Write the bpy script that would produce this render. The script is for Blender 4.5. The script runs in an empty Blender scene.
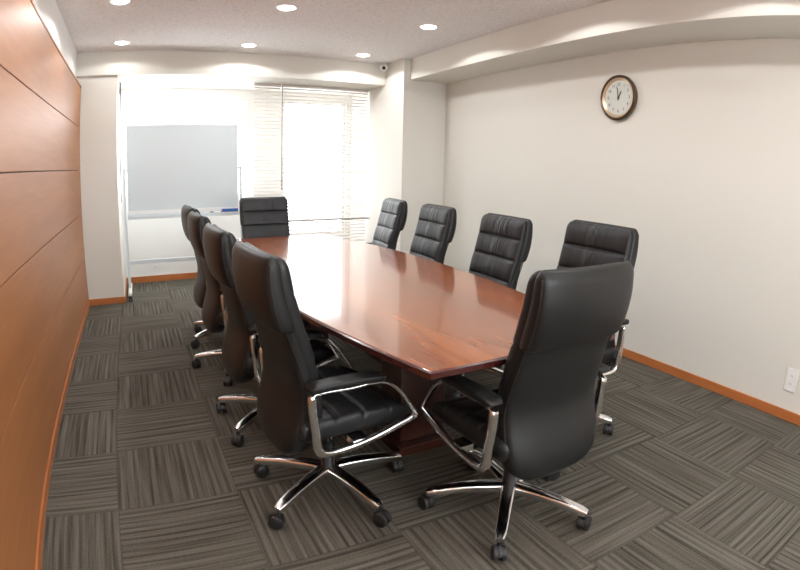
import bpy, bmesh, math, random
from mathutils import Vector, Matrix, Euler
R = math.radians
PI = math.pi
random.seed(7)
S = bpy.context.scene
COL = S.collection

# ------------------------------------------------------------------ camera (wide, barrel-distorting lens)
CAM_H = 1.2964
YAW, PITCH, ROLL = R(27.7809), R(-12.4659), R(1.2749)
F_PX, K3, K5 = 534.1715, 0.0976, -0.1193
cd = bpy.data.cameras.new('camera')
cam = bpy.data.objects.new('camera', cd)
COL.objects.link(cam)
fw = Vector((math.sin(YAW) * math.cos(PITCH), math.cos(YAW) * math.cos(PITCH), math.sin(PITCH)))
rt = Vector((math.cos(YAW), -math.sin(YAW), 0))
up = rt.cross(fw)
rt2 = math.cos(ROLL) * rt + math.sin(ROLL) * up
up2 = -math.sin(ROLL) * rt + math.cos(ROLL) * up
cam.matrix_world = Matrix(((rt2.x, up2.x, -fw.x, 0), (rt2.y, up2.y, -fw.y, 0), (rt2.z, up2.z, -fw.z, CAM_H), (0, 0, 0, 1)))
S.camera = cam
cd.type = 'PANO'
cd.sensor_width = 36.0
cd.sensor_fit = 'HORIZONTAL'
cd.clip_start = 0.02


def poly_fit():
    import numpy as np
    t = np.linspace(0.001, 1.05, 400)
    r = F_PX * (t + K3 * t**3 + K5 * t**5) * 36.0 / 800.0
    A = np.stack([r, r**2, r**3, r**4], 1)
    c, *_ = np.linalg.lstsq(A, t, rcond=None)
    return [float(v) for v in c]


kk = poly_fit()
tgt = cd if hasattr(cd, 'fisheye_polynomial_k0') else cd.cycles
tgt.panorama_type = 'FISHEYE_LENS_POLYNOMIAL'
tgt.fisheye_fov = R(175)
tgt.fisheye_polynomial_k0 = 0.0
tgt.fisheye_polynomial_k1 = -kk[0]
tgt.fisheye_polynomial_k2 = -kk[1]
tgt.fisheye_polynomial_k3 = -kk[2]
tgt.fisheye_polynomial_k4 = -kk[3]

# ------------------------------------------------------------------ world, exposure, lamp strengths
w = bpy.data.worlds.new('world')
S.world = w
w.use_nodes = True
bg = w.node_tree.nodes['Background']
bg.inputs['Color'].default_value = (0.94, 0.97, 1.0, 1)
SKY = 6.3
bg.inputs['Strength'].default_value = SKY
LAMP_W = 11.0
S.view_settings.view_transform = 'Standard'
S.view_settings.look = 'None'
S.view_settings.gamma = 1.0
S.view_settings.use_curve_mapping = False
S.view_settings.exposure = 0.5

# ------------------------------------------------------------------ helpers


def node_mat(name, color, rough=0.5, metal=0.0, coat=0.0, coat_rough=0.1, spec=0.5, bump=None, emis=None):
    m = bpy.data.materials.new(name)
    m.use_nodes = True
    nt = m.node_tree
    b = nt.nodes['Principled BSDF']
    b.inputs['Base Color'].default_value = (*color, 1)
    b.inputs['Roughness'].default_value = rough
    b.inputs['Metallic'].default_value = metal
    b.inputs['Coat Weight'].default_value = coat
    b.inputs['Coat Roughness'].default_value = coat_rough
    b.inputs['Specular IOR Level'].default_value = spec
    if emis:
        b.inputs['Emission Color'].default_value = (*emis[0], 1)
        b.inputs['Emission Strength'].default_value = emis[1]
    if bump:
        sc, st, dist = bump
        tc = nt.nodes.new('ShaderNodeTexCoord')
        no = nt.nodes.new('ShaderNodeTexNoise')
        no.inputs['Scale'].default_value = sc
        no.inputs['Detail'].default_value = 4
        bp = nt.nodes.new('ShaderNodeBump')
        bp.inputs['Strength'].default_value = st
        bp.inputs['Distance'].default_value = dist
        nt.links.new(tc.outputs['Object'], no.inputs['Vector'])
        nt.links.new(no.outputs['Fac'], bp.inputs['Height'])
        nt.links.new(bp.outputs['Normal'], b.inputs['Normal'])
    return m


def N(nt, typ, **kw):
    n = nt.nodes.new(typ)
    for k, v in kw.items():
        setattr(n, k, v)
    return n


def math_n(nt, op, a, b=None, c=None):
    n = nt.nodes.new('ShaderNodeMath')
    n.operation = op
    for i, v in enumerate((a, b, c)):
        if v is None:
            continue
        if isinstance(v, (int, float)):
            n.inputs[i].default_value = v
        else:
            nt.links.new(v, n.inputs[i])
    return n.outputs[0]


def ramp(nt, fac, stops):
    n = nt.nodes.new('ShaderNodeValToRGB')
    el = n.color_ramp.elements
    while len(el) < len(stops):
        el.new(0.5)
    for e, (p, c) in zip(el, stops):
        e.position = p
        e.color = (*c, 1)
    nt.links.new(fac, n.inputs[0])
    return n.outputs[0]


def wood_mat(name, stops, scale, rough, coat, coat_rough, bump=0.0, axis='y', spec=0.5, band=0.55):
    """veneer: long fibres along an axis, wide tonal bands plus fine pores"""
    m = bpy.data.materials.new(name)
    m.use_nodes = True
    nt = m.node_tree
    b = nt.nodes['Principled BSDF']
    tc = N(nt, 'ShaderNodeTexCoord')
    mp = N(nt, 'ShaderNodeMapping')
    nt.links.new(tc.outputs['Object'], mp.inputs['Vector'])
    s = [scale] * 3
    s['xyz'.index(axis)] = scale * 0.07
    mp.inputs['Scale'].default_value = s
    n1 = N(nt, 'ShaderNodeTexNoise')
    n1.inputs['Scale'].default_value = 1.0
    n1.inputs['Detail'].default_value = 3
    n1.inputs['Distortion'].default_value = 0.25
    n2 = N(nt, 'ShaderNodeTexNoise')
    n2.inputs['Scale'].default_value = 7.0
    n2.inputs['Detail'].default_value = 3.5
    n2.inputs['Distortion'].default_value = 0.3
    nt.links.new(mp.outputs[0], n1.inputs['Vector'])
    nt.links.new(mp.outputs[0], n2.inputs['Vector'])
    f = math_n(nt, 'ADD', math_n(nt, 'MULTIPLY', n1.outputs['Fac'], band), math_n(nt, 'MULTIPLY', n2.outputs['Fac'], 1 - band))
    col = ramp(nt, f, stops)
    nt.links.new(col, b.inputs['Base Color'])
    b.inputs['Roughness'].default_value = rough
    b.inputs['Coat Weight'].default_value = coat
    b.inputs['Coat Roughness'].default_value = coat_rough
    b.inputs['Specular IOR Level'].default_value = spec
    if bump:
        bp = N(nt, 'ShaderNodeBump')
        bp.inputs['Strength'].default_value = bump
        bp.inputs['Distance'].default_value = 0.001
        nt.links.new(n2.outputs['Fac'], bp.inputs['Height'])
        nt.links.new(bp.outputs['Normal'], b.inputs['Normal'])
    return m


def bm_new():
    return bmesh.new()


def box(bm, x0, x1, y0, y1, z0, z1):
    vs = [bm.verts.new((x, y, z)) for z in (z0, z1) for y in (y0, y1) for x in (x0, x1)]
    for f in ((0, 2, 3, 1), (4, 5, 7, 6), (0, 1, 5, 4), (2, 6, 7, 3), (0, 4, 6, 2), (1, 3, 7, 5)):
        bm.faces.new([vs[i] for i in f])
    return vs


def rings(bm, rr, cap=True, closed=False):
    """skin a list of rings (lists of points)"""
    vr = [[bm.verts.new(p) for p in r] for r in rr]
    n = len(vr[0])
    m = len(vr)
    for i in range(m if closed else m - 1):
        a, b2 = vr[i], vr[(i + 1) % m]
        for j in range(n):
            bm.faces.new((a[j], a[(j + 1) % n], b2[(j + 1) % n], b2[j]))
    if cap and not closed:
        bm.faces.new(list(reversed(vr[0])))
        bm.faces.new(vr[-1])
    return vr


def lathe(bm, prof, seg=24, centre=(0, 0, 0), axis='z', loop=False):
    cx, cy, cz = centre
    rr = []
    for r, h in prof:
        ring = []
        for k in range(seg):
            a = 2 * PI * k / seg
            c, s = max(r, 1e-5) * math.cos(a), max(r, 1e-5) * math.sin(a)
            if axis == 'z':
                p = (cx + c, cy + s, cz + h)
            elif axis == 'x':
                p = (cx + h, cy + c, cz + s)
            else:
                p = (cx + s, cy + h, cz + c)
            ring.append(p)
        rr.append(ring)
    rings(bm, rr, closed=loop)


def sweep(bm, pts, section, upv=(1, 0, 0), closed=False, cap=True):
    """sweep a 2D section [(u,v)] along pts; u along upv, v along normal"""
    pts = [Vector(p) for p in pts]
    U0 = Vector(upv).normalized()
    rr = []
    n = len(pts)
    for i, p in enumerate(pts):
        if closed:
            t = pts[(i + 1) % n] - pts[i - 1]
        else:
            t = pts[min(i + 1, n - 1)] - pts[max(i - 1, 0)]
        t.normalize()
        U = (U0 - t * U0.dot(t)).normalized()
        V = t.cross(U)
        sec = section(i / (n - 1)) if callable(section) else section
        rr.append([p + U * a + V * b for a, b in sec])
    rings(bm, rr, cap=cap, closed=closed)


def circ(r, n=10):
    return [(r * math.cos(2 * PI * k / n), r * math.sin(2 * PI * k / n)) for k in range(n)]


def srect(a, b, n=20, e=4.0):
    """superellipse section with half sizes a, b"""
    out = []
    for k in range(n):
        t = 2 * PI * k / n
        c, s = math.cos(t), math.sin(t)
        out.append((a * math.copysign(abs(c) ** (2 / e), c), b * math.copysign(abs(s) ** (2 / e), s)))
    return out


def smooth_path(pts, n=8, closed=False):
    """Catmull-Rom through points"""
    P = [Vector(p) for p in pts]
    m = len(P)
    out = []
    segs = m if closed else m - 1
    for i in range(segs):
        if closed:
            a, b, c, d = P[i - 1], P[i], P[(i + 1) % m], P[(i + 2) % m]
        else:
            a, b, c, d = P[max(i - 1, 0)], P[i], P[i + 1], P[min(i + 2, m - 1)]
        for k in range(n):
            t = k / n
            out.append(0.5 * ((2 * b) + (c - a) * t + (2 * a - 5 * b + 4 * c - d) * t * t + (3 * b - a - 3 * c + d) * t**3))
    if not closed:
        out.append(P[-1])
    return out


def obj(name, bm, mat, parent=None, smooth=None, bevel=None, loc=None):
    bmesh.ops.recalc_face_normals(bm, faces=bm.faces[:])
    me = bpy.data.meshes.new(name)
    bm.to_mesh(me)
    bm.free()
    mats = mat if isinstance(mat, (list, tuple)) else [mat]
    for m in mats:
        me.materials.append(m)
    o = bpy.data.objects.new(name, me)
    COL.objects.link(o)
    if parent:
        o.parent = parent
    if loc:
        o.location = loc
    if bevel:
        md = o.modifiers.new('bevel', 'BEVEL')
        md.width = bevel
        md.segments = 3
        md.limit_method = 'ANGLE'
        md.angle_limit = R(40)
    if smooth:
        for p in me.polygons:
            p.use_smooth = True
        ang = R(smooth)
        for e in me.edges:
            e.use_edge_sharp = False
        # sharp edges by angle
        bm2 = bmesh.new()
        bm2.from_mesh(me)
        for e in bm2.edges:
            if len(e.link_faces) == 2 and e.calc_face_angle(0) > ang:
                e.smooth = False
        bm2.to_mesh(me)
        bm2.free()
    return o


def tag(o, label, cat, group=None, kind=None):
    o['label'] = label
    o['category'] = cat
    if group:
        o['group'] = group
    if kind:
        o['kind'] = kind
    return o


def thing(name, label, cat, loc=(0, 0, 0), rz=0.0, group=None):
    o = bpy.data.objects.new(name, None)
    o.empty_display_size = 0.1
    COL.objects.link(o)
    o.location = loc
    o.rotation_euler = (0, 0, rz)
    return tag(o, label, cat, group)


def struct(name, bm, mat, label, cat='wall', **kw):
    o = obj(name, bm, mat, **kw)
    o['kind'] = 'structure'
    o['label'] = label
    o['category'] = cat
    return o


def copy_tree(o, parent=None):
    c = o.copy()
    COL.objects.link(c)
    c.parent = parent
    for ch in list(o.children):
        copy_tree(ch, c)
    return c


# ------------------------------------------------------------------ room dimensions
XL = -0.5575      # face of the wood panelling
XW = -0.614       # plaster behind it
XR = 3.16
YC = 5.02         # front face of the right column
XC = 2.637        # its side face
YP = 5.50         # front face of the left pilaster
XP = -0.195
YB = 5.46         # window beam
YW = 6.44         # window wall
YBACK = -2.3
H = 2.4614
ZB = 2.225        # underside of the window beam
ZB2 = 2.2375      # underside of the right beam
XB = 2.716
ZT = 2.13         # top of the panelling

# ------------------------------------------------------------------ materials
M = {}
M['wall'] = node_mat('wallpaper', (0.722, 0.702, 0.643), 0.62, spec=0.3, bump=(140, 0.25, 0.002))
M['white'] = node_mat('white_paint', (0.84, 0.83, 0.81), 0.5, spec=0.3)
M['orange'] = wood_mat('baseboard_wood', [(0.3, (0.42, 0.13, 0.035)), (0.7, (0.55, 0.19, 0.055))], 12, 0.35, 0.4, 0.2, axis='x')
M['orange_y'] = wood_mat('baseboard_wood_long', [(0.3, (0.42, 0.13, 0.035)), (0.7, (0.55, 0.19, 0.055))], 12, 0.35, 0.4, 0.2, axis='y')
M['panel'] = wood_mat('panel_veneer', [(0.25, (0.32, 0.115, 0.032)), (0.5, (0.40, 0.150, 0.045)), (0.75, (0.48, 0.190, 0.062))], 5, 0.5, 0.4, 0.45, axis='y', band=0.6)
M['groove'] = node_mat('panel_groove', (0.10, 0.035, 0.02), 0.6)
M['chrome'] = node_mat('polished_aluminium', (0.86, 0.86, 0.87), 0.14, metal=1.0)
M['alu'] = node_mat('satin_aluminium', (0.66, 0.72, 0.75), 0.4, metal=0.15)
M['rod'] = node_mat('dull_steel', (0.30, 0.28, 0.27), 0.45, metal=0.3)
M['plastic'] = node_mat('black_plastic', (0.018, 0.018, 0.019), 0.38)
M['rubber'] = node_mat('caster_nylon', (0.015, 0.015, 0.015), 0.45)
M['white_plastic'] = node_mat('white_plastic', (0.82, 0.82, 0.80), 0.35)
M['dark_wood'] = wood_mat('dark_base_wood', [(0.3, (0.035, 0.012, 0.008)), (0.7, (0.07, 0.022, 0.014))], 10, 0.3, 0.3, 0.15, axis='z')
M['table'] = wood_mat('table_mahogany', [(0.28, (0.17, 0.042, 0.014)), (0.45, (0.27, 0.073, 0.023)), (0.58, (0.36, 0.110, 0.035)), (0.74, (0.42, 0.14, 0.046))], 6, 0.20, 0.7, 0.07, axis='y', band=0.68)
M['table_edge'] = node_mat('table_edge_lacquer', (0.055, 0.011, 0.009), 0.18, coat=0.8, coat_rough=0.05)


def leather(name, wrinkles=True, col=(0.013, 0.013, 0.014)):
    m = bpy.data.materials.new(name)
    m.use_nodes = True
    nt = m.node_tree
    b = nt.nodes['Principled BSDF']
    b.inputs['Base Color'].default_value = (*col, 1)
    b.inputs['Roughness'].default_value = 0.40
    b.inputs['Specular IOR Level'].default_value = 0.36
    tc = N(nt, 'ShaderNodeTexCoord')
    v = N(nt, 'ShaderNodeTexVoronoi')
    v.inputs['Scale'].default_value = 420
    nt.links.new(tc.outputs['Object'], v.inputs['Vector'])
    b1 = N(nt, 'ShaderNodeBump')
    b1.inputs['Strength'].default_value = 0.12
    b1.inputs['Distance'].default_value = 0.001
    nt.links.new(v.outputs['Distance'], b1.inputs['Height'])
    last = b1
    if wrinkles:
        mp = N(nt, 'ShaderNodeMapping')
        mp.inputs['Scale'].default_value = (26, 5, 4)
        nt.links.new(tc.outputs['Object'], mp.inputs['Vector'])
        n = N(nt, 'ShaderNodeTexNoise')
        n.inputs['Scale'].default_value = 1.0
        n.inputs['Detail'].default_value = 2
        n.inputs['Distortion'].default_value = 0.4
        nt.links.new(mp.outputs[0], n.inputs['Vector'])
        sx = N(nt, 'ShaderNodeSeparateXYZ')
        nt.links.new(tc.outputs['Object'], sx.inputs[0])
        ax = math_n(nt, 'ABSOLUTE', sx.outputs['X'])
        mask = math_n(nt, 'SUBTRACT', 1.0, math_n(nt, 'DIVIDE', ax, 0.14))
        mask = math_n(nt, 'MAXIMUM', mask, 0.08)
        h = math_n(nt, 'MULTIPLY', n.outputs['Fac'], mask)
        b2 = N(nt, 'ShaderNodeBump')
        b2.inputs['Strength'].default_value = 0.9
        b2.inputs['Distance'].default_value = 0.014
        nt.links.new(h, b2.inputs['Height'])
        nt.links.new(b1.outputs['Normal'], b2.inputs['Normal'])
        last = b2
    nt.links.new(last.outputs['Normal'], b.inputs['Normal'])
    return m


M['leather'] = leather('creased_black_leather', True)
M['leather_plain'] = leather('smooth_black_leather', False, (0.012, 0.012, 0.012))
M['piping'] = node_mat('leather_piping', (0.012, 0.012, 0.012), 0.4)


def carpet():
    m = bpy.data.materials.new('carpet_tiles')
    m.use_nodes = True
    nt = m.node_tree
    b = nt.nodes['Principled BSDF']
    b.inputs['Roughness'].default_value = 0.95
    b.inputs['Specular IOR Level'].default_value = 0.15
    tc = N(nt, 'ShaderNodeTexCoord')
    sp = N(nt, 'ShaderNodeSeparateXYZ')
    nt.links.new(tc.outputs['Object'], sp.inputs[0])
    X = math_n(nt, 'DIVIDE', math_n(nt, 'ADD', sp.outputs['X'], 0.2245), 0.5)
    Y = math_n(nt, 'DIVIDE', math_n(nt, 'SUBTRACT', sp.outputs['Y'], 1.9288), 0.5)
    fx, fy = math_n(nt, 'FLOOR', X), math_n(nt, 'FLOOR', Y)
    par = math_n(nt, 'FLOORED_MODULO', math_n(nt, 'ADD', fx, fy), 2.0)   # 0: stripes run along y
    inv = math_n(nt, 'SUBTRACT', 1.0, par)
    a = math_n(nt, 'ADD', math_n(nt, 'MULTIPLY', X, inv), math_n(nt, 'MULTIPLY', Y, par))      # across
    l = math_n(nt, 'ADD', math_n(nt, 'MULTIPLY', Y, inv), math_n(nt, 'MULTIPLY', X, par))      # along
    tid = math_n(nt, 'ADD', math_n(nt, 'MULTIPLY', fx, 7.31), math_n(nt, 'MULTIPLY', fy, 3.77))
    cmb = N(nt, 'ShaderNodeCombineXYZ')
    nt.links.new(math_n(nt, 'MULTIPLY', a, 36.0), cmb.inputs[0])
    nt.links.new(math_n(nt, 'MULTIPLY', l, 0.8), cmb.inputs[1])
    nt.links.new(tid, cmb.inputs[2])
    n1 = N(nt, 'ShaderNodeTexNoise')
    n1.inputs['Scale'].default_value = 1.0
    n1.inputs['Detail'].default_value = 2.5
    n1.inputs['Roughness'].default_value = 0.6
    nt.links.new(cmb.outputs[0], n1.inputs['Vector'])
    cm2 = N(nt, 'ShaderNodeCombineXYZ')
    nt.links.new(math_n(nt, 'MULTIPLY', a, 90.0), cm2.inputs[0])
    nt.links.new(math_n(nt, 'MULTIPLY', l, 45.0), cm2.inputs[1])
    n2 = N(nt, 'ShaderNodeTexNoise')
    n2.inputs['Scale'].default_value = 1.0
    n2.inputs['Detail'].default_value = 2
    nt.links.new(cm2.outputs[0], n2.inputs['Vector'])
    # dark ribs at a regular pitch, broken up by the noise
    rib = math_n(nt, 'SINE', math_n(nt, 'MULTIPLY', a, 2 * PI * 14))
    rib = math_n(nt, 'MULTIPLY', math_n(nt, 'MAXIMUM', rib, -0.2), 0.10)
    f = math_n(nt, 'ADD', math_n(nt, 'MULTIPLY', n1.outputs['Fac'], 0.85), math_n(nt, 'MULTIPLY', n2.outputs['Fac'], 0.25))
    f = math_n(nt, 'SUBTRACT', f, rib)
    col = ramp(nt, f, [(0.32, (0.042, 0.037, 0.029)), (0.45, (0.078, 0.070, 0.056)), (0.56, (0.108, 0.098, 0.080)), (0.72, (0.155, 0.142, 0.118))])
    # seams
    def seam(v):
        fr = math_n(nt, 'FRACT', v)
        d = math_n(nt, 'MINIMUM', fr, math_n(nt, 'SUBTRACT', 1.0, fr))
        return math_n(nt, 'LESS_THAN', d, 0.007)
    sm = math_n(nt, 'MAXIMUM', seam(X), seam(Y))
    mx = N(nt, 'ShaderNodeMix', data_type='RGBA')
    nt.links.new(math_n(nt, 'MULTIPLY', sm, 0.3), mx.inputs[0])
    nt.links.new(col, mx.inputs[6])
    mx.inputs[7].default_value = (0.03, 0.025, 0.02, 1)
    nt.links.new(mx.outputs[2], b.inputs['Base Color'])
    bp = N(nt, 'ShaderNodeBump')
    bp.inputs['Strength'].default_value = 0.6
    bp.inputs['Distance'].default_value = 0.004
    nt.links.new(f, bp.inputs['Height'])
    nt.links.new(bp.outputs['Normal'], b.inputs['Normal'])
    return m


def ceiling_mat():
    m = bpy.data.materials.new('ceiling_board')
    m.use_nodes = True
    nt = m.node_tree
    b = nt.nodes['Principled BSDF']
    b.inputs['Roughness'].default_value = 0.8
    tc = N(nt, 'ShaderNodeTexCoord')
    n = N(nt, 'ShaderNodeTexNoise')
    n.inputs['Scale'].default_value = 75
    n.inputs['Detail'].default_value = 3
    n.inputs['Roughness'].default_value = 0.65
    n.inputs['Distortion'].default_value = 1.2
    nt.links.new(tc.outputs['Object'], n.inputs['Vector'])
    col = ramp(nt, n.outputs['Fac'], [(0.38, (0.66, 0.62, 0.60)), (0.48, (0.86, 0.84, 0.83)), (0.7, (0.88, 0.86, 0.85))])
    nt.links.new(col, b.inputs['Base Color'])
    bp = N(nt, 'ShaderNodeBump')
    bp.inputs['Strength'].default_value = 0.4
    bp.inputs['Distance'].default_value = 0.003
    nt.links.new(n.outputs['Fac'], bp.inputs['Height'])
    nt.links.new(bp.outputs['Normal'], b.inputs['Normal'])
    return m


M['carpet'] = carpet()
M['ceiling'] = ceiling_mat()
mg = bpy.data.materials.new('window_glass')
mg.use_nodes = True
nt = mg.node_tree
for n_ in list(nt.nodes):
    nt.nodes.remove(n_)
mo = N(nt, 'ShaderNodeOutputMaterial')
tr = N(nt, 'ShaderNodeBsdfTransparent')
gl = N(nt, 'ShaderNodeBsdfGlossy')
gl.inputs['Roughness'].default_value = 0.02
mixs = N(nt, 'ShaderNodeMixShader')
mixs.inputs[0].default_value = 0.06
nt.links.new(tr.outputs[0], mixs.inputs[1])
nt.links.new(gl.outputs[0], mixs.inputs[2])
nt.links.new(mixs.outputs[0], mo.inputs['Surface'])
M['glass'] = mg

# ------------------------------------------------------------------ room shell
T = 0.12
bm = bm_new(); box(bm, XW - T, XR + T, YBACK - T, YW + T, -0.1, 0)
struct('floor', bm, M['carpet'], 'striped dark grey carpet tiles laid quarter turn', 'floor')
bm = bm_new(); box(bm, XW - T, XR + T, YBACK - T, YW + T, H, H + 0.1)
struct('ceiling', bm, M['ceiling'], 'pale speckled ceiling with round downlights', 'ceiling')
bm = bm_new(); box(bm, XW - T, XW, YBACK, YW + T, 0, H)
wl = struct('wall_left', bm, M['white'], 'left wall faced with orange wood panels below a white strip')
bm = bm_new(); box(bm, XR, XR + T, YBACK, YW + T, 0, H)
struct('wall_right', bm, M['wall'], 'plain cream wall on the right with the clock')
CX0, CX1, CZ0, CZ1 = -0.3, 2.9, 0.75, 2.25  # opening for an added window that brightens the room from behind the camera
bm = bm_new()
box(bm, XW - T, CX0, YBACK - T, YBACK, 0, H)
box(bm, CX0, CX1, YBACK - T, YBACK, 0, CZ0)
box(bm, CX0, CX1, YBACK - T, YBACK, CZ1, H)
box(bm, CX1, XR + T, YBACK - T, YBACK, 0, H)
struct('wall_back', bm, M['wall'], 'cream wall behind the camera with an opening for the added fill window')

# wood panelling: five boards with shadow gaps
edges = [0.0, 0.0, 0.4835, 0.9073, 1.3226, 1.7298, ZT]
bm = bm_new()
zs = [0.045, 0.4835, 0.9073, 1.3226, 1.7298, ZT - 0.012]
for i in range(5):
    z0 = zs[i] + (0.003 if i else 0.004)
    z1 = zs[i + 1] - 0.003
    box(bm, XW + 0.012, XL, YBACK, YP, z0, z1)
pn = obj('wood_panel_facing', bm, M['panel'], wl, bevel=0.0015)
bm = bm_new(); box(bm, XW, XL - 0.012, YBACK, YP, 0.04, ZT - 0.014)
obj('shadow_gap', bm, M['groove'], wl)
bm = bm_new(); box(bm, XW, XL + 0.004, YBACK, YP, ZT - 0.012, ZT)
obj('panel_top_trim', bm, M['panel'], wl)

# window wall with two openings
AX0, AX1, AZ0, AZ1 = XP + 0.03, 1.30, 0.94, 2.12
BX0, BX1, BZ0, BZ1 = 1.73, 2.57, 0.42, 2.13
bm = bm_new()
box(bm, XW, AX0, YW, YW + T, 0, H)
box(bm, AX0, AX1, YW, YW + T, 0, AZ0)
box(bm, AX0, AX1, YW, YW + T, AZ1, H)
box(bm, AX1, BX0, YW, YW + T, 0, H)
box(bm, BX0, BX1, YW, YW + T, 0, BZ0)
box(bm, BX0, BX1, YW, YW + T, BZ1, H)
box(bm, BX1, XR, YW, YW + T, 0, H)
struct('wall_front', bm, M['white'], 'window wall at the far end of the room')


def window(name, x0, x1, z0, z1, mull, label):
    bm = bm_new()
    fw_ = 0.035
    y0, y1 = YW + 0.03, YW + 0.08
    box(bm, x0, x0 + fw_, y0, y1, z0, z1)
    box(bm, x1 - fw_, x1, y0, y1, z0, z1)
    box(bm, x0 + fw_, x1 - fw_, y0, y1, z0, z0 + fw_)
    box(bm, x0 + fw_, x1 - fw_, y0, y1, z1 - fw_, z1)
    for mx_ in mull:
        box(bm, mx_ - 0.02, mx_ + 0.02, y0, y1, z0 + fw_, z1 - fw_)
    o = struct(name, bm, M['white_plastic'], label, 'window')
    bm = bm_new(); box(bm, x0 + fw_, x1 - fw_, YW + 0.052, YW + 0.058, z0 + fw_, z1 - fw_)
    obj('pane', bm, M['glass'], o)
    return o


window('window_1', AX0, AX1, AZ0, AZ1, [], 'wide bright window behind the whiteboard')
window('window_2', BX0, BX1, BZ0, BZ1, [], 'tall bright window behind the venetian blind')

bm = bm_new()  # added window, out of view, lets in soft fill daylight
for a_, b_ in ((CX0, CX0 + 0.035), (1.33, 1.37), (CX1 - 0.035, CX1)):
    box(bm, a_, b_, YBACK - 0.08, YBACK - 0.03, CZ0 + 0.035, CZ1 - 0.035)
box(bm, CX0, CX1, YBACK - 0.08, YBACK - 0.03, CZ0, CZ0 + 0.035)
box(bm, CX0, CX1, YBACK - 0.08, YBACK - 0.03, CZ1 - 0.035, CZ1)
fill_win = struct('fill_window', bm, M['white_plastic'], 'wide unseen window added behind the camera for soft fill light', 'window')
bm = bm_new(); box(bm, CX0 + 0.035, CX1 - 0.035, YBACK - 0.058, YBACK - 0.052, CZ0 + 0.035, CZ1 - 0.035)
obj('pane', bm, M['glass'], fill_win)

# beams, pilaster, column
bm = bm_new()
box(bm, XW, XC, YB, YW, ZB, H)
struct('trim_1', bm, M['wall'], 'dropped beam and soffit across the window bay', 'beam', bevel=0.004)
bm = bm_new(); box(bm, XW, XP, YP, YW, 0, ZB)
struct('trim_2', bm, M['wall'], 'pale pilaster beside the wood wall', 'pilaster', bevel=0.003)
bm = bm_new(); box(bm, XC, XR, YC, YW, 0, H)
struct('trim_3', bm, M['wall'], 'square column at the far right corner', 'column', bevel=0.003)
bm = bm_new(); box(bm, XB, XR, YBACK, YC, ZB2, H)
struct('trim_4', bm, M['wall'], 'dropped beam along the top of the right wall', 'beam', bevel=0.004)

# baseboards
BH = 0.062
bm = bm_new(); box(bm, XR - 0.012, XR, YBACK, YC, 0, BH)
struct('baseboard_right', bm, M['orange_y'], 'orange wood baseboard along the right wall', 'baseboard', bevel=0.002)
bm = bm_new(); box(bm, XC, XR - 0.012, YC - 0.012, YC, 0, BH)
box(bm, XC - 0.012, XC, YC - 0.012, YW - 0.012, 0, BH)
struct('baseboard_column', bm, M['orange'], 'orange wood baseboard around the column', 'baseboard')
bm = bm_new(); box(bm, XP + 0.012, XC - 0.012, YW - 0.012, YW, 0, BH + 0.01)
struct('baseboard_front', bm, M['orange'], 'orange wood baseboard below the window', 'baseboard')
bm = bm_new(); box(bm, XL, XP + 0.012, YP - 0.012, YP, 0, BH)
box(bm, XP, XP + 0.012, YP, YW, 0, BH)
struct('baseboard_pilaster', bm, M['orange'], 'orange wood baseboard at the foot of the pilaster', 'baseboard')
bm = bm_new(); box(bm, XW, XL + 0.008, YBACK, YP - 0.012, 0, 0.045)
struct('baseboard_left', bm, M['orange_y'], 'orange wood plinth below the wood panels', 'baseboard')

# ------------------------------------------------------------------ downlights
M['lamp'] = node_mat('lamp_diffuser', (1, 1, 1), 0.4, emis=((1.0, 0.97, 0.93), 14.0))


def make_downlight():
    t = thing('ceiling_downlight', '', 'downlight')
    bm = bm_new()
    lathe(bm, [(0.064, -0.003), (0.078, -0.003), (0.081, 0.0), (0.064, 0.0)], 32, loop=True)
    obj('trim_ring', bm, M['white_plastic'], t, smooth=40)
    bm = bm_new()
    lathe(bm, [(0.0, -0.013), (0.03, -0.0115), (0.055, -0.007), (0.0635, -0.001), (0.0, -0.001)], 32)
    obj('diffuser', bm, M['lamp'], t, smooth=40)
    return t


dl = make_downlight()
LX = [-0.155, 1.03, 2.205]
LY = [5.10, 3.79, 2.48, 1.17, -0.14, -1.45]
side = ['left', 'middle', 'right']
row = ['first row nearest the window beam', 'second row from the window beam', 'third row from the window beam', 'fourth row from the window', 'fifth row from the window', 'last row behind the camera']
first = True
for j, y in enumerate(LY):
    for i, x in enumerate(LX):
        o = dl if first else copy_tree(dl)
        first = False
        o.location = (x, y, H)
        o['label'] = 'round recessed ceiling downlight, %s one of the %s' % (side[i], row[j])
        o['group'] = 'recessed downlights'
        ld = bpy.data.lights.new('downlight_beam', 'SPOT')
        ld.energy = LAMP_W
        ld.color = (0.985, 1.0, 1.0)
        ld.spot_size = R(155)
        ld.spot_blend = 0.07
        ld.shadow_soft_size = 0.035
        # luminaire distribution: strongest straight down, weaker towards the cut-off angle
        ld.use_nodes = True
        lt = ld.node_tree
        em_ = next(n for n in lt.nodes if n.type == 'EMISSION')
        ge = N(lt, 'ShaderNodeTexCoord')
        sz = N(lt, 'ShaderNodeSeparateXYZ')
        lt.links.new(ge.outputs['Normal'], sz.inputs[0])
        lt.links.new(math_n(lt, 'ADD', 0.48, math_n(lt, 'MULTIPLY', math_n(lt, 'ABSOLUTE', sz.outputs['Z']), 0.62)), em_.inputs['Strength'])
        lo = bpy.data.objects.new('downlight_beam', ld)
        COL.objects.link(lo)
        lo.parent = o
        lo.location = (0, 0, -0.0145)

# ------------------------------------------------------------------ table
TX, TY, TL, ZTB = 1.155, 2.82, 1.565, 0.715   # centre, half length, top height


def half_w(y):
    t = (y - TY) / TL
    return 0.417 + 0.183 * (1 - t * t)


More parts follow.
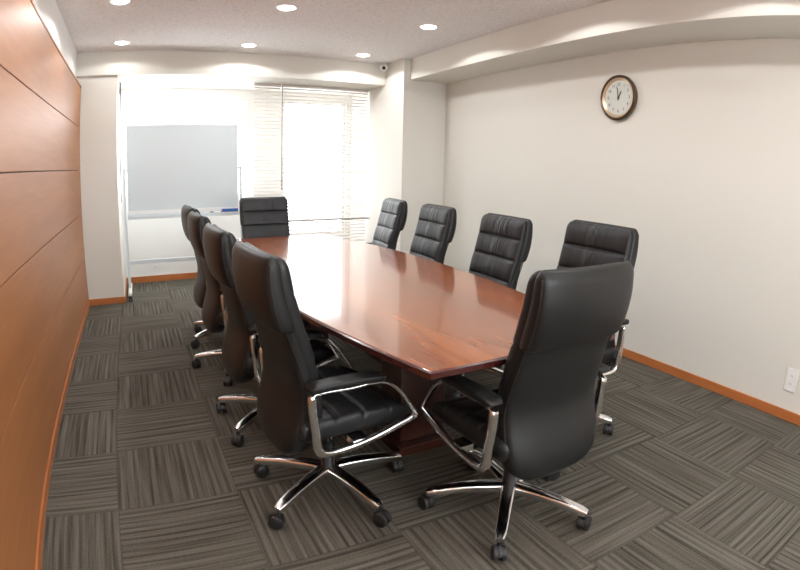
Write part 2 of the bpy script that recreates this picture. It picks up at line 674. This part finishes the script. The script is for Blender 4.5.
def outline(inset, n=28):
    pts = []
    ys = [TY - TL + inset + (2 * TL - 2 * inset) * k / n for k in range(n + 1)]
    for y in ys:
        pts.append((TX - half_w(y) + inset, y))
    for y in reversed(ys):
        pts.append((TX + half_w(y) - inset, y))
    return pts


tb = thing('conference_table', 'long boat-shaped reddish brown polished conference table ringed by black chairs', 'table', (TX, TY, 0), R(1.0))


def tl(pts, z):
    return [(x - TX, y - TY, z) for x, y in pts]


bm = bm_new()
rings(bm, [tl(outline(0.008), ZTB - 0.012), tl(outline(0.008), ZTB - 0.001), tl(outline(0.010), ZTB), tl(outline(0.012), ZTB)])
obj('tabletop', bm, M['table'], tb)
bm = bm_new()
rings(bm, [tl(outline(0.035), ZTB - 0.045), tl(outline(0.008), ZTB - 0.030), tl(outline(0.0), ZTB - 0.024), tl(outline(0.0), ZTB - 0.006), tl(outline(0.006), ZTB - 0.0015), tl(outline(0.0085), ZTB - 0.0012)])
obj('table_edge', bm, M['table_edge'], tb, smooth=25)
for s in (-1, 1):
    bm = bm_new()
    box(bm, -0.15, 0.15, s * 0.76 - 0.15, s * 0.76 + 0.15, 0.0, 0.05)
    box(bm, -0.12, 0.12, s * 0.76 - 0.10, s * 0.76 + 0.10, 0.05, ZTB - 0.045)
    obj('pedestal', bm, M['dark_wood'], tb, bevel=0.006)
bm = bm_new(); box(bm, -0.03, 0.03, -0.66, 0.66, 0.30, ZTB - 0.045)
obj('stretcher_panel', bm, M['dark_wood'], tb, bevel=0.004)

# ------------------------------------------------------------------ chair


def loft(bm, st, n=28, e=5.0, curv=0.0):
    """st: list of (centre_y, centre_z, tangent angle, half width, half thickness). Angle 90 = tangent up."""
    rr = []
    for cy, cz, ang, hw, ht in st:
        nrm = Vector((0, math.sin(ang), -math.cos(ang)))     # points to the front (+y) for an upright tangent
        ring = []
        for a, b in srect(hw, ht, n, e):
            off = curv * (a * a)
            ring.append(Vector((a, cy, cz)) + nrm * (b + off))
        rr.append(ring)
    rings(bm, rr)


def interp(tab, z):
    """piecewise smooth interpolation of table rows (z, v1, v2...)"""
    if z <= tab[0][0]:
        return tab[0][1:]
    if z >= tab[-1][0]:
        return tab[-1][1:]
    for a in range(len(tab) - 1):
        if tab[a][0] <= z <= tab[a + 1][0]:
            m0 = max(a - 1, 0)
            m3 = min(a + 2, len(tab) - 1)
            t = (z - tab[a][0]) / (tab[a + 1][0] - tab[a][0])
            out = []
            for k in range(1, len(tab[0])):
                p0, p1, p2, p3 = tab[m0][k], tab[a][k], tab[a + 1][k], tab[m3][k]
                out.append(0.5 * (2 * p1 + (p2 - p0) * t + (2 * p0 - 5 * p1 + 4 * p2 - p3) * t * t + (3 * p1 - p0 - 3 * p2 + p3) * t**3))
            return out


# rear surface of the back by height (z, y), front surface (z, y)
REAR = [(0.27, -0.238), (0.31, -0.256), (0.37, -0.254), (0.43, -0.238), (0.49, -0.220), (0.54, -0.211), (0.59, -0.215), (0.65, -0.232), (0.76, -0.268), (0.84, -0.298), (0.92, -0.311), (1.0, -0.308), (1.05, -0.30)]
FRONT = [(0.30, -0.135), (0.40, -0.120), (0.50, -0.110), (0.60, -0.120), (0.70, -0.142), (0.80, -0.172), (0.90, -0.198), (1.0, -0.220), (1.05, -0.230)]


def back_loft(bm, z0, z1, depth_a, depth_b, wtab, n=60, grooves=(), gdepth=0.012, round_top=0.03, round_bot=0.03, curv=0.35, e=5.0, gw=0.011, ring_n=32, puff=0.0):
    """volume between fractions depth_a..depth_b of the back (0 rear, 1 front)"""
    zs_ = []
    for k in range(n + 1):
        zs_.append(z0 + (z1 - z0) * 0.5 * (1 - math.cos(PI * k / n)) if False else z0 + (z1 - z0) * k / n)
    for q in (0.0, 0.12, 0.3, 0.55):
        zs_ += [z0 + round_bot * q, z1 - round_top * q]
    for g in grooves:
        zs_ += [g + d for d in (-0.012, -0.006, -0.003, 0, 0.003, 0.006, 0.012)]
    zs_ = sorted(set(round(z, 5) for z in zs_))
    rr = []
    for z in zs_:
        r, = interp(REAR, z)
        f, = interp(FRONT, z)
        da = depth_a(z) if callable(depth_a) else depth_a
        ya, yb = r + (f - r) * da, r + (f - r) * depth_b
        cy, ht = (ya + yb) / 2, (yb - ya) / 2
        hw, = interp(wtab, z)
        k = 1.0
        if z > z1 - round_top:
            u = (z - (z1 - round_top)) / round_top
            k = math.sqrt(max(1 - u * u, 0.0)) * 0.97 + 0.03
        if z < z0 + round_bot:
            u = ((z0 + round_bot) - z) / round_bot
            k = min(k, math.sqrt(max(1 - u * u, 0.0)) * 0.97 + 0.03)
        hw2 = hw - (1 - k) * min(round_top, 0.02)
        gr = 0.0
        for g in grooves:
            gr += gdepth * math.exp(-((z - g) / gw) ** 2)
        pf = 0.0
        if puff and grooves:
            gs = [z0] + list(grooves) + [z1]
            for a_ in range(len(gs) - 1):
                if gs[a_] <= z <= gs[a_ + 1]:
                    pf = puff * math.sin(PI * (z - gs[a_]) / (gs[a_ + 1] - gs[a_]))
        ring = []
        for a, b in srect(hw2, ht * k, ring_n, e):
            y = cy + b + curv * (a * a)
            if b > 0:
                edge = 1 - (abs(a) / hw2) ** 6
                y += (pf - gr) * (b / max(ht * k, 1e-6)) * max(edge, 0.35)
            ring.append(Vector((a, y, z)))
        rr.append(ring)
    rings(bm, rr)


def side_curve(z0, z1, frac, wtab, s, curv, n=40, out=0.0):
    pts = []
    for k in range(n + 1):
        z = z0 + (z1 - z0) * k / n
        r, = interp(REAR, z)
        f, = interp(FRONT, z)
        hw, = interp(wtab, z)
        pts.append(Vector((s * (hw + out), r + (f - r) * frac + curv * hw * hw, z)))
    return pts


W_UP = [(0.76, 0.219), (0.82, 0.222), (0.9, 0.222), (1.05, 0.220)]
W_FR = [(0.34, 0.195), (0.45, 0.212), (0.6, 0.214), (0.8, 0.216), (0.95, 0.217), (1.05, 0.216)]
W_LO = [(0.277, 0.06), (0.286, 0.115), (0.303, 0.162), (0.33, 0.197), (0.37, 0.213), (0.43, 0.220), (0.52, 0.219), (0.6, 0.217), (0.7, 0.214), (0.80, 0.215)]


def make_chair():
    t = thing('office_chair', '', 'chair', (0, 0, 0))
    # base ---------------------------------------------------------------
    bm = bm_new()
    lathe(bm, [(0.0, 0.075), (0.030, 0.075), (0.040, 0.085), (0.042, 0.112), (0.036, 0.122), (0.0, 0.122)], 28)
    base = obj('star_base', bm, M['chrome'], t, smooth=35)
    for k in range(5):
        a = 2 * PI * k / 5
        bm = bm_new()
        pts, secs = [], []
        for q in range(13):
            u = q / 12
            r = 0.025 + 0.300 * u
            z = 0.103 + 0.010 * math.sin(PI * u) - 0.022 * u
            pts.append((r * math.cos(a), r * math.sin(a), z))
        U = (-math.sin(a), math.cos(a), 0)

        def sec(u):
            hw = 0.030 - 0.009 * u
            hh = 0.022 - 0.005 * u
            if u > 0.97:
                hw *= 0.75
                hh *= 0.75
            return srect(hw, hh, 20, 3.6)
        sweep(bm, pts, sec, upv=U)
        obj('base_leg', bm, M['chrome'], base, smooth=50)
        # caster
        bm = bm_new()
        cx_, cy_ = 0.318 * math.cos(a), 0.318 * math.sin(a)
        th = a + 1.1 + k * 1.3
        ax = Vector((math.cos(th), math.sin(th), 0))
        bx = Vector((-math.sin(th), math.cos(th), 0))
        ctr = Vector((cx_, cy_, 0.030)) + bx * 0.012
        for s in (-1, 1):
            rr = []
            for rad, off in ((0.004, 0.026), (0.022, 0.026), (0.029, 0.022), (0.030, 0.014), (0.029, 0.006), (0.010, 0.005)):
                rr.append([ctr + ax * s * off + bx * rad * math.cos(2 * PI * j / 20) + Vector((0, 0, rad * math.sin(2 * PI * j / 20))) for j in range(20)])
            rings(bm, rr)
        # hood between the wheels
        rr = []
        for off in (-0.005, 0.005):
            rr.append([ctr + ax * off + bx * 0.033 * math.cos(PI * j / 11 + 0.1) + Vector((0, 0, 0.033 * math.sin(PI * j / 11 + 0.1))) for j in range(12)])
        rings(bm, rr)
        lathe(bm, [(0.0, 0.045), (0.009, 0.045), (0.009, 0.074), (0.0, 0.074)], 12, (cx_, cy_, 0))
        obj('caster', bm, M['rubber'], base, smooth=40)
    bm = bm_new()
    lathe(bm, [(0.0, 0.118), (0.028, 0.118), (0.028, 0.22), (0.024, 0.225), (0.015, 0.226), (0.015, 0.315), (0.0, 0.315)], 24)
    obj('gas_lift', bm, M['plastic'], t, smooth=35)
    bm = bm_new()
    box(bm, -0.07, 0.07, -0.10, 0.12, 0.308, 0.358)
    box(bm, -0.215, 0.215, -0.02, 0.05, 0.338, 0.362)
    obj('tilt_mechanism', bm, M['plastic'], t, bevel=0.008)
    bm = bm_new()
    sweep(bm, smooth_path([(0.06, 0.05, 0.33), (0.14, 0.06, 0.33), (0.20, 0.07, 0.325)], 4), circ(0.005, 8), upv=(0, 0, 1))
    box(bm, 0.19, 0.24, 0.055, 0.085, 0.32, 0.33)
    obj('height_lever', bm, M['plastic'], t, smooth=40)
    # seat --------------------------------------------------------------
    bm = bm_new()
    st = []
    gro = (-0.06, 0.045, 0.15)
    ys = sorted(set([round(-0.20 + 0.47 * k / 60, 4) for k in range(61)] + [round(g + d, 4) for g in gro for d in (-0.01, -0.005, 0, 0.005, 0.01)]))
    for y in ys:
        top = 0.445 + 0.010 * math.sin(PI * (y + 0.2) / 0.47)
        bot = 0.362
        if y > 0.14:
            top -= 0.055 * ((y - 0.14) / 0.13) ** 2
        k = 1.0
        if y > 0.235:
            k = math.sqrt(max(0.0, 1 - ((y - 0.235) / 0.036) ** 2)) * 0.9 + 0.1
        if y < -0.17:
            k = math.sqrt(max(0.0, 1 - ((-0.17 - y) / 0.031) ** 2)) * 0.9 + 0.1
        hw = 0.238 - 0.02 * max(0, (y - 0.1) / 0.17) ** 2
        gr = sum(0.010 * math.exp(-((y - g) / 0.008) ** 2) for g in gro)
        ring = []
        c, ht = (top + bot) / 2, (top - bot) / 2 * k
        for a, b in srect(hw - (1 - k) * 0.02, ht, 32, 4.5):
            z = c + b
            if b > 0:
                z += 0.020 * (abs(a) / hw) ** 3 * (b / ht if ht else 0) - gr * (b / ht if ht else 0)
            ring.append((a, y, z))
        st.append(ring)
    rings(bm, st)
    obj('seat_cushion', bm, M['leather'], t, smooth=60)
    # back --------------------------------------------------------------
    CV = 0.34
    bm = bm_new()
    back_loft(bm, 0.39, 1.020, 0.42, 1.0, W_FR, n=70, grooves=(0.52, 0.655, 0.780, 0.900), gdepth=0.009, gw=0.008, round_top=0.045, round_bot=0.03, curv=CV, puff=0.006, e=6.0)
    obj('front_cushion', bm, M['leather'], t, smooth=60)
    bm = bm_new()
    back_loft(bm, 0.770, 1.027, 0.0, 0.72, W_UP, n=30, round_top=0.042, round_bot=0.014, curv=CV, e=5.0)
    uc = obj('upper_back_cover', bm, M['leather_plain'], t, smooth=60)
    bm = bm_new()
    back_loft(bm, 0.275, 0.790, lambda z: 0.06 + 0.16 * max(0.0, min(1.0, (z - 0.62) / 0.12)), 0.80, W_LO, n=50, round_top=0.008, round_bot=0.03, curv=CV, e=5.0)
    lc = obj('lower_back_cover', bm, M['leather_plain'], t, smooth=60)
    # piping loop over the sides and top of the upper cover
    for fr, par_, z0, z1, wt, out in ((0.20, uc, 0.785, 1.000, W_UP, -0.0015),):
        for s in (-1, 1):
            bm = bm_new()
            sweep(bm, side_curve(z0, z1, fr, wt, s, CV, out=out), circ(0.0030, 8), upv=(0, 1, 0))
            obj('piping', bm, M['piping'], par_, smooth=60)
    for s in (-1, 1):
        bm = bm_new()
        sweep(bm, side_curve(0.40, 0.78, 0.30, W_LO, s, CV, out=-0.001), circ(0.0028, 8), upv=(0, 1, 0))
        obj('piping', bm, M['piping'], lc, smooth=60)
    # arms --------------------------------------------------------------
    for s in (-1, 1):
        x = s * 0.268
        loop = [(-0.150, 0.362), (-0.158, 0.43), (-0.166, 0.52), (-0.162, 0.568), (-0.12, 0.575), (-0.02, 0.573), (0.06, 0.577), (0.115, 0.566), (0.165, 0.525), (0.205, 0.470), (0.238, 0.415), (0.218, 0.402), (0.16, 0.384), (0.06, 0.356), (-0.04, 0.340), (-0.115, 0.340)]
        pts = smooth_path([(x, a, b) for a, b in loop], 6, closed=True)
        bm = bm_new()
        npt = len(pts)
        secs = []
        # vary section: wide post at the rear, slim strap at the front
        rr = []
        for i, p in enumerate(pts):
            tv = (pts[(i + 1) % npt] - pts[i - 1]).normalized()
            U = Vector((1, 0, 0))
            V = tv.cross(U)
            rear_ = max(0.0, min(1.0, (-0.09 - p.y) / 0.06)) if p.z < 0.565 else 0.0
            low = max(0.0, min(1.0, (0.46 - p.z) / 0.06))
            hu = 0.013 + 0.003 * rear_
            hv = 0.0065 + 0.008 * rear_ * (1 - 0.5 * low) + 0.006 * low
            rr.append([p + U * a + V * b for a, b in srect(hu, hv, 14, 3.0)])
        rings(bm, rr, closed=True)
        # lug that ties the loop to the seat
        box(bm, min(s * 0.21, x), max(s * 0.21, x), -0.015, 0.045, 0.338, 0.362)
        obj('armrest_frame', bm, M['chrome'], t, smooth=50)
        bm = bm_new()
        rr = []
        for q in range(25):
            u = q / 24
            y = -0.180 + 0.280 * u
            k = 1.0
            if u < 0.1:
                k = math.sqrt(1 - ((0.1 - u) / 0.1) ** 2) * 0.8 + 0.2
            if u > 0.9:
                k = math.sqrt(1 - ((u - 0.9) / 0.1) ** 2) * 0.8 + 0.2
            z = 0.595 + 0.004 * math.sin(PI * u)
            rr.append([(x + a, y, z + b) for a, b in srect(0.033 * (0.6 + 0.4 * k), 0.0135 * k, 24, 5.5)])
        rings(bm, rr)
        obj('armrest_pad', bm, M['leather_plain'], t, smooth=60)
    return t


chair0 = make_chair()
# x, y, heading of the sitter (deg, world), star base angle (world), label, group
CH = [
    (0.640, 1.813, 4, 70, 0, 'black leather office chair nearest the camera on the wood-panelled side of the table', 'chairs on the wood wall side'),
    (0.612, 2.52, 2, 3, 0, 'black office chair directly behind the nearest chair on the wood wall side', 'chairs on the wood wall side'),
    (0.612, 3.35, 2, 23, 0, 'black office chair on the wood wall side, third from the camera', 'chairs on the wood wall side'),
    (0.625, 4.00, 2, 66, 0, 'black office chair on the wood wall side, farthest from camera, nearest the whiteboard', 'chairs on the wood wall side'),
    (1.120, 4.57, -90, 10, 0, 'black office chair at the far head of the table with its front facing the camera', 'chairs at the table ends'),
    (1.86, 4.16, 173, 30, 0, 'black office chair farthest along the cream wall side, turned, beside the window blind', 'chairs on the clock wall side'),
    (1.84, 3.40, 177, 50, 0, 'black office chair on the clock wall side standing in front of the column corner', 'chairs on the clock wall side'),
    (1.84, 2.585, 179, 10, 0, 'black office chair in front of the cream wall, second nearest on the clock side', 'chairs on the clock wall side'),
    (1.87, 1.835, 180, 22, 0.035, 'black office chair below the clock, partly hidden behind the large near end chair', 'chairs on the clock wall side'),
    (1.228, 1.372, 93, 10.9, 0, 'black office chair at the near head of the table seen from behind, largest in view', 'chairs at the table ends'),
]
for i, (x, y, hd, ba, lift, lab, grp) in enumerate(CH):
    c = chair0 if i == 0 else copy_tree(chair0)
    c.location = (x, y, 0)
    c.rotation_euler = (0, 0, R(hd - 90))
    c['label'] = lab
    c['group'] = grp
    for ch in c.children:
        if ch.name.startswith('star_base'):
            ch.rotation_euler = (0, 0, R(ba - (hd - 90)))
        elif lift and not ch.name.startswith('gas_lift'):
            ch.location.z += lift

# ------------------------------------------------------------------ whiteboard on a stand
WY = 5.75
wb = thing('whiteboard_stand', 'white mobile whiteboard on a wheeled frame standing in front of the bright window', 'whiteboard', (0.47, WY, 0))
x0, x1 = -0.605, 0.615          # posts, local
bx0, bx1 = -0.572, 0.578
bz0, bz1 = 0.862, 1.745
bm = bm_new(); box(bm, bx0 + 0.006, bx1 - 0.006, -0.028, -0.010, bz0 + 0.022, bz1 - 0.004)
M['board'] = node_mat('board_enamel', (0.64, 0.71, 0.74), 0.45, coat=0.15, coat_rough=0.3)
obj('writing_surface', bm, M['board'], wb)
bm = bm_new()
box(bm, bx0, bx1, -0.030, -0.004, bz1 - 0.004, bz1 + 0.008)
box(bm, bx0, bx1, -0.032, -0.004, bz0 - 0.006, bz0 + 0.022)
box(bm, bx0 - 0.002, bx0 + 0.006, -0.030, -0.004, bz0, bz1)
box(bm, bx1 - 0.006, bx1 + 0.002, -0.030, -0.004, bz0, bz1)
box(bm, bx0, bx1, -0.008, -0.004, bz0, bz1)
obj('board_frame', bm, M['white_plastic'], wb, bevel=0.002)
bm = bm_new()
box(bm, bx0 - 0.005, bx1 + 0.005, -0.095, -0.030, bz0 - 0.040, bz0 - 0.034)
box(bm, bx0 - 0.005, bx1 + 0.005, -0.099, -0.094, bz0 - 0.058, bz0 - 0.022)
box(bm, bx0 - 0.005, bx1 + 0.005, -0.033, -0.028, bz0 - 0.058, bz0 - 0.006)
obj('pen_tray', bm, M['alu'], wb, bevel=0.0015)
for x in (x0, x1):
    bm = bm_new()
    box(bm, x - 0.014, x + 0.014, -0.014, 0.014, 0.075, 1.32)
    obj('post', bm, M['alu'], wb, bevel=0.004)
    bm = bm_new()
    box(bm, x - 0.018, x + 0.018, -0.27, 0.27, 0.062, 0.092)
    ft = obj('foot', bm, M['white_plastic'], wb, bevel=0.006)
    for s in (-1, 1):
        bm = bm_new()
        for q in (-1, 1):
            lathe(bm, [(0.004, q * 0.018), (0.026, q * 0.018), (0.028, q * 0.010), (0.026, q * 0.004), (0.004, q * 0.004)], 18, (x, s * 0.245, 0.028), 'x')
        lathe(bm, [(0.0, 0.03), (0.007, 0.03), (0.007, 0.064), (0.0, 0.064)], 10, (x, s * 0.245, 0))
        obj('caster', bm, M['rubber'], ft, smooth=40)
bm = bm_new(); box(bm, x0 + 0.014, x1 - 0.014, -0.010, 0.010, 0.335, 0.375)
obj('crossbar', bm, M['alu'], wb, bevel=0.003)
for x in (x0, x1):
    bm = bm_new()
    s = -1 if x < 0 else 1
    lo, hi = sorted((x + s * -0.014, s * (abs(x) - 0.05)))
    box(bm, lo, hi, -0.02, 0.006, 1.29, 1.315)
    obj('pivot_bracket', bm, M['alu'], wb, bevel=0.002)

# marker pens and eraser on the tray
tray_z = bz0 - 0.034
M['blue'] = node_mat('blue_plastic', (0.03, 0.13, 0.42), 0.4)
M['red'] = node_mat('red_plastic', (0.5, 0.03, 0.03), 0.4)
M['grey_felt'] = node_mat('felt', (0.2, 0.2, 0.22), 0.9)
e = thing('board_eraser', 'blue whiteboard eraser at the right end of the pen tray', 'eraser', (0.95, WY - 0.064, tray_z + 0.001))
bm = bm_new(); box(bm, -0.085, 0.085, -0.022, 0.022, 0.012, 0.042)
obj('grip', bm, M['blue'], e, bevel=0.005)
bm = bm_new(); box(bm, -0.083, 0.083, -0.021, 0.021, 0.0, 0.012)
obj('felt_pad', bm, M['grey_felt'], e)
for i, (xx, mt, lab) in enumerate(((0.71, M['plastic'], 'black marker pen leftmost on the whiteboard tray'), (0.82, M['red'], 'red marker pen beside the blue eraser on the tray'))):
    p = thing('marker_pen', lab, 'pen', (xx, WY - 0.062, tray_z), 0, 'marker pens on the tray')
    bm = bm_new()
    lathe(bm, [(0.0, -0.035), (0.009, -0.035), (0.009, 0.03), (0.0, 0.03)], 12, (0, 0, 0.0095), 'x')
    obj('barrel', bm, M['white_plastic'], p, smooth=40)
    bm = bm_new()
    lathe(bm, [(0.0, 0.03), (0.0095, 0.03), (0.0085, 0.065), (0.0, 0.066)], 12, (0, 0, 0.0095), 'x')
    obj('cap', bm, mt, p, smooth=40)

# ------------------------------------------------------------------ venetian blinds
M['slat'] = node_mat('blind_slat', (0.70, 0.65, 0.61), 0.45)
M['cord'] = node_mat('blind_cord', (0.12, 0.10, 0.09), 0.7)
BY = 5.90


def blind(x0, x1, z0, z1, label, cord_x, cord_z, tassels):
    t = thing('venetian_blind', label, 'blind', ((x0 + x1) / 2, BY, z1), 0, 'venetian blinds on the window')
    hw = (x1 - x0) / 2
    L = z1 - z0
    bm = bm_new(); box(bm, -hw, hw, -0.02, 0.02, -0.028, 0.0)
    obj('headrail', bm, M['slat'], t, bevel=0.003)
    bm = bm_new()
    n = int((L - 0.05) / 0.039)
    for k in range(n):
        z = -0.045 - k * 0.039
        a = R(33)
        dy, dz = 0.0165 * math.cos(a), 0.0165 * math.sin(a)
        v = []
        for x in (-hw + 0.004, hw - 0.004):
            for yy, zz in ((-dy, -dz), (0, 0.002), (dy, dz), (dy, dz - 0.0012), (0, 0.0008), (-dy, -dz - 0.0012)):
                v.append(bm.verts.new((x, yy, z + zz)))
        for j in range(6):
            bm.faces.new((v[j], v[(j + 1) % 6], v[6 + (j + 1) % 6], v[6 + j]))
        bm.faces.new(v[:6]); bm.faces.new(v[6:])
    obj('slats', bm, M['slat'], t)
    bm = bm_new(); box(bm, -hw, hw, -0.014, 0.014, -L, -L + 0.016)
    obj('bottom_rail', bm, M['slat'], t, bevel=0.003)
    for f in ((-0.8, 0.8) if hw > 0.3 else (0.0,)):
        bm = bm_new()
        for dy in (-0.018, 0.018):
            box(bm, f * hw - 0.001, f * hw + 0.001, dy - 0.0006, dy + 0.0006, -L + 0.01, -0.02)
        obj('ladder_cord', bm, M['slat'], t)
    if cord_x is not None:
        bm = bm_new()
        cx_ = cord_x - (x0 + x1) / 2
        lathe(bm, [(0.0, -0.03), (0.004, -0.03), (0.004, cord_z - z1), (0.0, cord_z - z1)], 8, (cx_, -0.032, 0))
        box(bm, cx_ - 0.004, cx_ + 0.004, -0.036, -0.018, -0.03, -0.018)
        co = obj('pull_cord', bm, M['cord'], t)
        for q in range(tassels):
            bm = bm_new()
            zz = cord_z - z1 + 0.10 - q * 0.045
            lathe(bm, [(0.0, 0.012), (0.004, 0.012), (0.011, -0.014), (0.0, -0.016)], 10, (cx_, -0.032, zz))
            obj('tassel', bm, M['cord'], co, smooth=40)
    return t


blind(1.255, 1.565, 0.985, ZB - 0.002, 'narrow venetian blind strip ending above the far head chair', 1.572, 1.05, 3)
blind(1.58, XC - 0.014, 0.10, ZB - 0.002, 'wide venetian blind drawn down over the tall right window', None, 0, 0)
# thin rail across the right window
r_ = thing('window_rail', 'thin grey metal rail running level across the blinded right window', 'rail', (2.1, BY - 0.06, 0.69))
bm = bm_new(); lathe(bm, [(0.0, -0.52), (0.010, -0.52), (0.010, XC - 2.1 - 0.002), (0.0, XC - 2.1 - 0.002)], 12, (0, 0, 0), 'x')
obj('rod', bm, M['rod'], r_, smooth=40)
bm = bm_new(); lathe(bm, [(0.0, XC - 2.1 - 0.012), (0.018, XC - 2.1 - 0.012), (0.018, XC - 2.1), (0.0, XC - 2.1)], 16, (0, 0, 0), 'x')
obj('wall_socket', bm, M['alu'], r_, smooth=40)

# pull cord of the raised shade at the left edge of the window
sc_ = thing('shade_cord', 'thin dark shade cord hanging beside the pilaster left of the whiteboard', 'cord', (XP + 0.02, 5.98, ZB))
bm = bm_new(); lathe(bm, [(0.0, -1.26), (0.004, -1.26), (0.004, -0.10), (0.0, -0.10)], 8)
box(bm, -0.012, 0.004, -0.008, 0.008, -0.12, 0.0)
obj('cord', bm, M['cord'], sc_)

# ------------------------------------------------------------------ clock
M['bronze'] = node_mat('dark_bronze', (0.10, 0.065, 0.04), 0.3, metal=0.6, coat=0.4)
M['beige'] = node_mat('clock_inner_ring', (0.62, 0.48, 0.33), 0.3, metal=0.4)
M['face'] = node_mat('clock_face', (0.60, 0.62, 0.57), 0.5)
M['ink'] = node_mat('clock_ink', (0.03, 0.03, 0.04), 0.5)
# local frame: dial in the local XZ plane facing -Y, then turned to face -X
ck = thing('wall_clock', 'round wall clock with dark rim and cream face on the right wall', 'clock', (XR, 2.627, 1.887), R(-90))
bm = bm_new()
lathe(bm, [(0.135, -0.002), (0.166, -0.002), (0.170, -0.012), (0.168, -0.030), (0.156, -0.038), (0.148, -0.034), (0.146, -0.022), (0.135, -0.018)], 64, (0, 0, 0), 'y', loop=True)
obj('rim', bm, M['bronze'], ck, smooth=40)
bm = bm_new()
lathe(bm, [(0.128, -0.018), (0.1475, -0.030), (0.150, -0.031), (0.150, -0.018)], 64, (0, 0, 0), 'y', loop=True)
obj('bezel', bm, M['beige'], ck, smooth=40)
bm = bm_new(); lathe(bm, [(0.0, -0.018), (0.134, -0.018), (0.134, -0.004), (0.0, -0.004)], 64, (0, 0, 0), 'y')
dial = obj('dial', bm, M['face'], ck, smooth=40)


def text_mesh(txt, size, mat, parent, loc, name):
    cu = bpy.data.curves.new('t', 'FONT')
    cu.body = txt
    cu.size = size
    cu.extrude = 0.0004
    cu.align_x = 'CENTER'
    cu.align_y = 'CENTER'
    tmp = bpy.data.objects.new('t', cu)
    COL.objects.link(tmp)
    dg = bpy.context.evaluated_depsgraph_get()
    me = bpy.data.meshes.new_from_object(tmp.evaluated_get(dg))
    bpy.data.objects.remove(tmp)
    me.materials.clear()
    me.materials.append(mat)
    o = bpy.data.objects.new(name, me)
    COL.objects.link(o)
    o.parent = parent
    o.location = loc
    o.rotation_euler = (PI / 2, 0, 0)
    return o


for k in range(1, 13):
    a = R(30 * k)
    text_mesh(str(k), 0.030, M['ink'], dial, (0.100 * math.sin(a), -0.0186, 0.100 * math.cos(a)), 'numeral')


def hand(name, ang, L, wd, y):
    bm = bm_new()
    a = R(ang)
    d = Vector((math.sin(a), 0, math.cos(a)))
    n_ = Vector((math.cos(a), 0, -math.sin(a)))
    rr = []
    for yy in (y, y - 0.001):
        rr.append([d * -0.018 + n_ * wd * 0.6 + Vector((0, yy, 0)), d * L * 0.75 + n_ * wd + Vector((0, yy, 0)), d * L + Vector((0, yy, 0)), d * L * 0.75 - n_ * wd + Vector((0, yy, 0)), d * -0.018 - n_ * wd * 0.6 + Vector((0, yy, 0))])
    rings(bm, rr)
    return obj(name, bm, M['ink'], ck)


hand('hour_hand', 29, 0.060, 0.0055, -0.020)
hand('minute_hand', -10, 0.092, 0.0035, -0.022)
bm = bm_new(); lathe(bm, [(0.0, -0.025), (0.006, -0.025), (0.006, -0.018), (0.0, -0.018)], 14, (0, 0, 0), 'y')
obj('hub_cap', bm, M['ink'], ck, smooth=40)


# ------------------------------------------------------------------ outlets
def outlet(label, loc, rz, w_=0.074, h_=0.12):
    t = thing('wall_outlet', label, 'outlet', loc, rz)
    bm = bm_new(); box(bm, -w_ / 2, w_ / 2, -0.007, 0.0, -h_ / 2, h_ / 2)
    p = obj('cover_plate', bm, M['white_plastic'], t, bevel=0.002)
    for s in (-1, 1):
        bm = bm_new()
        lathe(bm, [(0.0, -0.0095), (0.015, -0.0095), (0.016, -0.006), (0.0, -0.006)], 20, (0, 0, s * 0.024), 'y')
        rc = obj('socket', bm, M['white_plastic'], t, smooth=40)
        bm = bm_new()
        for q in (-0.005, 0.005):
            box(bm, q - 0.001, q + 0.001, -0.0100, -0.0090, s * 0.024 - 0.004, s * 0.024 + 0.005)
        obj('slot', bm, M['plastic'], rc)
    return t


outlet('white double power outlet low on the cream right wall', (XR, 1.06, 0.247), R(-90), 0.080, 0.135)
outlet('small white power outlet low on the window wall behind the whiteboard stand', (0.165, YW, 0.215), 0, 0.075, 0.12)

# ------------------------------------------------------------------ security camera
sc2 = thing('security_camera', 'small white dome security camera with a dark lens at the ceiling corner', 'camera', (2.57, 5.37, H))
bm = bm_new(); lathe(bm, [(0.0, 0.0), (0.030, 0.0), (0.030, -0.010), (0.012, -0.014), (0.0, -0.014)], 24)
obj('mount', bm, M['white_plastic'], sc2, smooth=40)
ctr = Vector((0, 0, -0.038))
bm = bm_new(); lathe(bm, [(0.044 * math.sin(PI * k / 12), -0.044 * math.cos(PI * k / 12)) for k in range(13)], 24, (0, 0, -0.052))
bd = obj('body', bm, M['white_plastic'], sc2, smooth=60)
bm = bm_new(); lathe(bm, [(0.0, -0.049), (0.016, -0.049), (0.020, -0.042), (0.020, -0.030), (0.0, -0.030)], 20, (0, 0, 0), 'y')
ln_ = obj('lens', bm, M['plastic'], sc2, smooth=40, loc=(0, 0, -0.054))
ln_.rotation_euler = (R(15), 0, R(-25))
